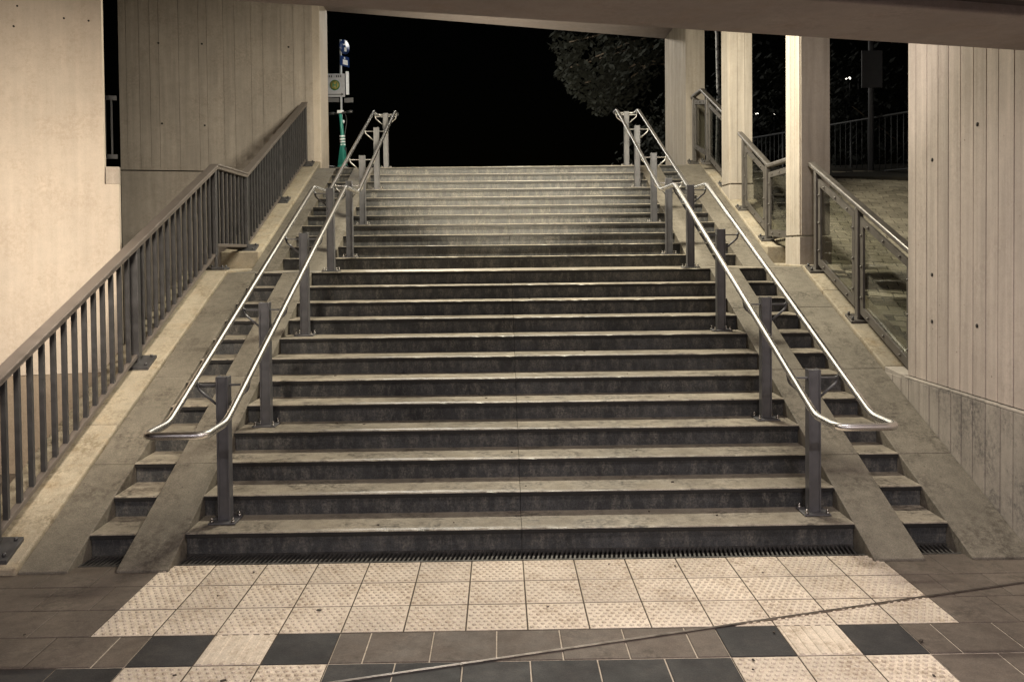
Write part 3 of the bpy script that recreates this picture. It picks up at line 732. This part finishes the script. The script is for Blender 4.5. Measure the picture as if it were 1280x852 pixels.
cl += [((2.0, 19.6, 7.2), .5), ((2.4, 19.4, 6.7), .55), ((2.9, 19.5, 6.2), .45), ((2.0, 19.8, 8.0), .6), ((3.4, 19.5, 6.6), .6)]
tree('broadleaf_tree', 'dim leafy tree hanging over the black opening, close to the end pier', (5.5, 20.2, 3.1), 6.5, .16, cl, 7000, .12, 'bark', 'leaf', 5, 9)
bcl = [((4.6 + rr.uniform(-1, 1), 13 + rr.uniform(-.8, .8), 8.2 + rr.uniform(-.6, 1.6)), rr.uniform(.4, .8)) for _ in range(12)]
tree('birch_tree', 'white-barked birch trunk in the gap beside the second pillar', (4.616, 13.0, 3.1), 6.0, .055, bcl, 2500, .05, 'birch', 'leaf', 9, 4)
def shrub(label, c, r, n, seed):
    s = random.Random(seed); cs = [((c[0] + s.uniform(-r, r), c[1] + s.uniform(-r, r) * .6, c[2] + s.uniform(.2, 1) * r), r * s.uniform(.3, .55)) for _ in range(14)]
    t = thing('shrub', label, 'shrub', c, 'dark shrubs behind the fence')
    bm = nb()
    for k in range(6):
        e = Vector(s.choice(cs)[0]); tube(bm, [Vector(c), (Vector(c) + e) / 2 + Vector((0, 0, .1)), e], .03, 6, r1=.008)
    obj('stems', bm, 'bark', t)
    me = leaf_cloud(cs, n, .09, seed); me.name = 'foliage'; me.materials.append(M['leafd']); o = bpy.data.objects.new('foliage', me); COL.objects.link(o); o.parent = t; me.transform(Matrix.Translation(-Vector(c)))
shrub('tall dark shrub behind the fence, left of the sign pole', (6.6, 13.6, 3.2), 2.2, 2600, 21)
shrub('dark shrub behind the fence, between the two square pillars', (5.2, 16.0, 3.1), 2.0, 2200, 22)
shrub('dark shrub behind the fence, right of the sign pole', (9.0, 12.2, 3.2), 2.2, 2600, 23)

# far lamps glimpsed through the foliage
for (x, y, z, r, lab) in ((12.04, 24, 7.70, .03, 'tiny far light, leftmost of a close pair beside the blank sign panel'), (12.19, 24.1, 7.74, .045, 'tiny bright far light, rightmost of a close pair beside the blank sign panel'),
                          (12.46, 24, 7.97, .03, 'small far light touching the blank sign panel edge, above the close pair'),
                          (8.9, 24, 6.53, .05, 'small white far light in the gap between pillars, beside the seamed pillar'),
                          (9.5, 24, 6.50, .03, 'small far light in the gap between pillars, beside the landing pillar')):
    t = thing('far_lamp', lab, 'lamp', (x, y, z - 1), 'far lamps seen through leaves')
    bm = nb(); bmesh.ops.create_icosphere(bm, subdivisions=2, radius=r, matrix=Matrix.Translation((x, y, z))); obj('globe', bm, 'lampw', t)
    bm = nb(); tube(bm, [(x, y, z - r), (x, y, 3.1)], .03, 8); obj('pole', bm, 'dkpost', t)

# ------------------------------------------------------------------ lamps and added lights
def area(name, loc, sx, sy, w, col, rot=(0, 0, 0), spread=180):
    l = bpy.data.lights.new(name, 'AREA'); l.shape = 'RECTANGLE'; l.size = sx; l.size_y = sy; l.energy = w; l.color = col; l.spread = math.radians(spread)
    o = bpy.data.objects.new(name, l); COL.objects.link(o); o.location = loc; o.rotation_euler = rot
    return o
def aim(o, p): o.rotation_euler = (Vector(p) - o.location).to_track_quat('-Z', 'Y').to_euler()
area('stair_lamp', (.7, 3.9, 5.66), 1.3, .16, 640, (1, .935, .76), (math.radians(10), 0, 0))
aim(area('girder_fill_light', (.1, -.84, 3.07), .9, .08, 330, (1, .88, .66), spread=35), (.05, 8, 3.85))  # added narrow light, brightens the upper risers and rails
aim(area('girder_fill_light', (2.1, -.33, 3.2), .5, .08, 9, (1, .90, .84), spread=60), (3.3, 3.6, 3.3))  # added fill for the front of the landing pillar
aim(area('wall_lamp', (-2.5, -1.5, 3.3), 1.4, .12, 145, (1, .88, .72), spread=90), (-4.75, 2.0, 1.1))
area('underpass_lamp', (-.5, -1.55, ZD - .02), 1.2, .16, 25, (1, .90, .80))
area('underpass_lamp', (1.5, -1.25, ZD - .02), 1.2, .16, 38, (1, .90, .86))  # extra light added to lift the right wall and pillar fronts
area('underpass_lamp', (1.6, -6.2, ZD - .02), 1.3, .16, 310, (1, .92, .96))
area('underpass_lamp', (-2.6, -6.2, ZD - .02), 1.3, .16, 150, (1, .92, .96))
l = bpy.data.lights.new('rail_highlight_light', 'POINT'); l.energy = 1500; l.color = (1, .95, .85); l.shadow_soft_size = .25  # added unseen light, puts highlights on the upper handrails
o = bpy.data.objects.new('rail_highlight_light', l); COL.objects.link(o); o.location = (-2.2, 15.5, 7.7)
l = bpy.data.lights.new('sign_fill_light', 'POINT'); l.energy = 55; l.color = (.8, .88, 1); l.shadow_soft_size = .15  # added cool fill that brings out the signs, scooter and tree
o = bpy.data.objects.new('sign_fill_light', l); COL.objects.link(o); o.location = (-1.6, 9.8, 7.4)
# moon-weak sun and night sky
l = bpy.data.lights.new('moon', 'SUN'); l.energy = .004; l.angle = math.radians(.5); l.color = (.8, .88, 1)
o = bpy.data.objects.new('moon', l); COL.objects.link(o); o.rotation_euler = (math.radians(50), 0, math.radians(30))
w = bpy.data.worlds.new('World'); sc.world = w; w.use_nodes = True
bg = w.node_tree.nodes['Background']; sky = w.node_tree.nodes.new('ShaderNodeTexSky'); sky.sky_type = 'NISHITA'; sky.sun_disc = False
sky.sun_elevation = math.radians(1); sky.sun_rotation = math.radians(180)
w.node_tree.links.new(sky.outputs[0], bg.inputs[0]); bg.inputs[1].default_value = .0004

# ------------------------------------------------------------------ camera
f, cy = 1040.634, 336.735
pi_, ya, ro = -.0224023, -.0139053, -.0100705
A_ = Matrix(((math.cos(ya), math.sin(ya), 0), (-math.sin(ya), math.cos(ya), 0), (0, 0, 1)))
B_ = Matrix(((1, 0, 0), (0, math.cos(pi_), math.sin(pi_)), (0, -math.sin(pi_), math.cos(pi_))))
C_ = Matrix(((math.cos(ro), 0, math.sin(ro)), (0, 1, 0), (-math.sin(ro), 0, math.cos(ro))))
Rm = (C_ @ B_ @ A_).transposed()
cam = bpy.data.cameras.new('camera'); co = bpy.data.objects.new('camera', cam); COL.objects.link(co); sc.camera = co
right, fwd, up = Rm.col[0], Rm.col[1], Rm.col[2]
co.matrix_world = Matrix(((right.x, up.x, -fwd.x, -.114368), (right.y, up.y, -fwd.y, -5.05577), (right.z, up.z, -fwd.z, 1.823648), (0, 0, 0, 1)))
cam.sensor_width = 36; cam.lens = f / 1280 * 36; cam.shift_y = -(426 - cy) / 1280; cam.clip_end = 500; cam.clip_start = .05
sc.view_settings.view_transform = 'Standard'; sc.view_settings.look = 'None'; sc.view_settings.exposure = 0; sc.view_settings.gamma = 1
sc.cycles.use_denoising = True; sc.cycles.max_bounces = 8; sc.cycles.sample_clamp_indirect = 6; sc.cycles.sample_clamp_direct = 5
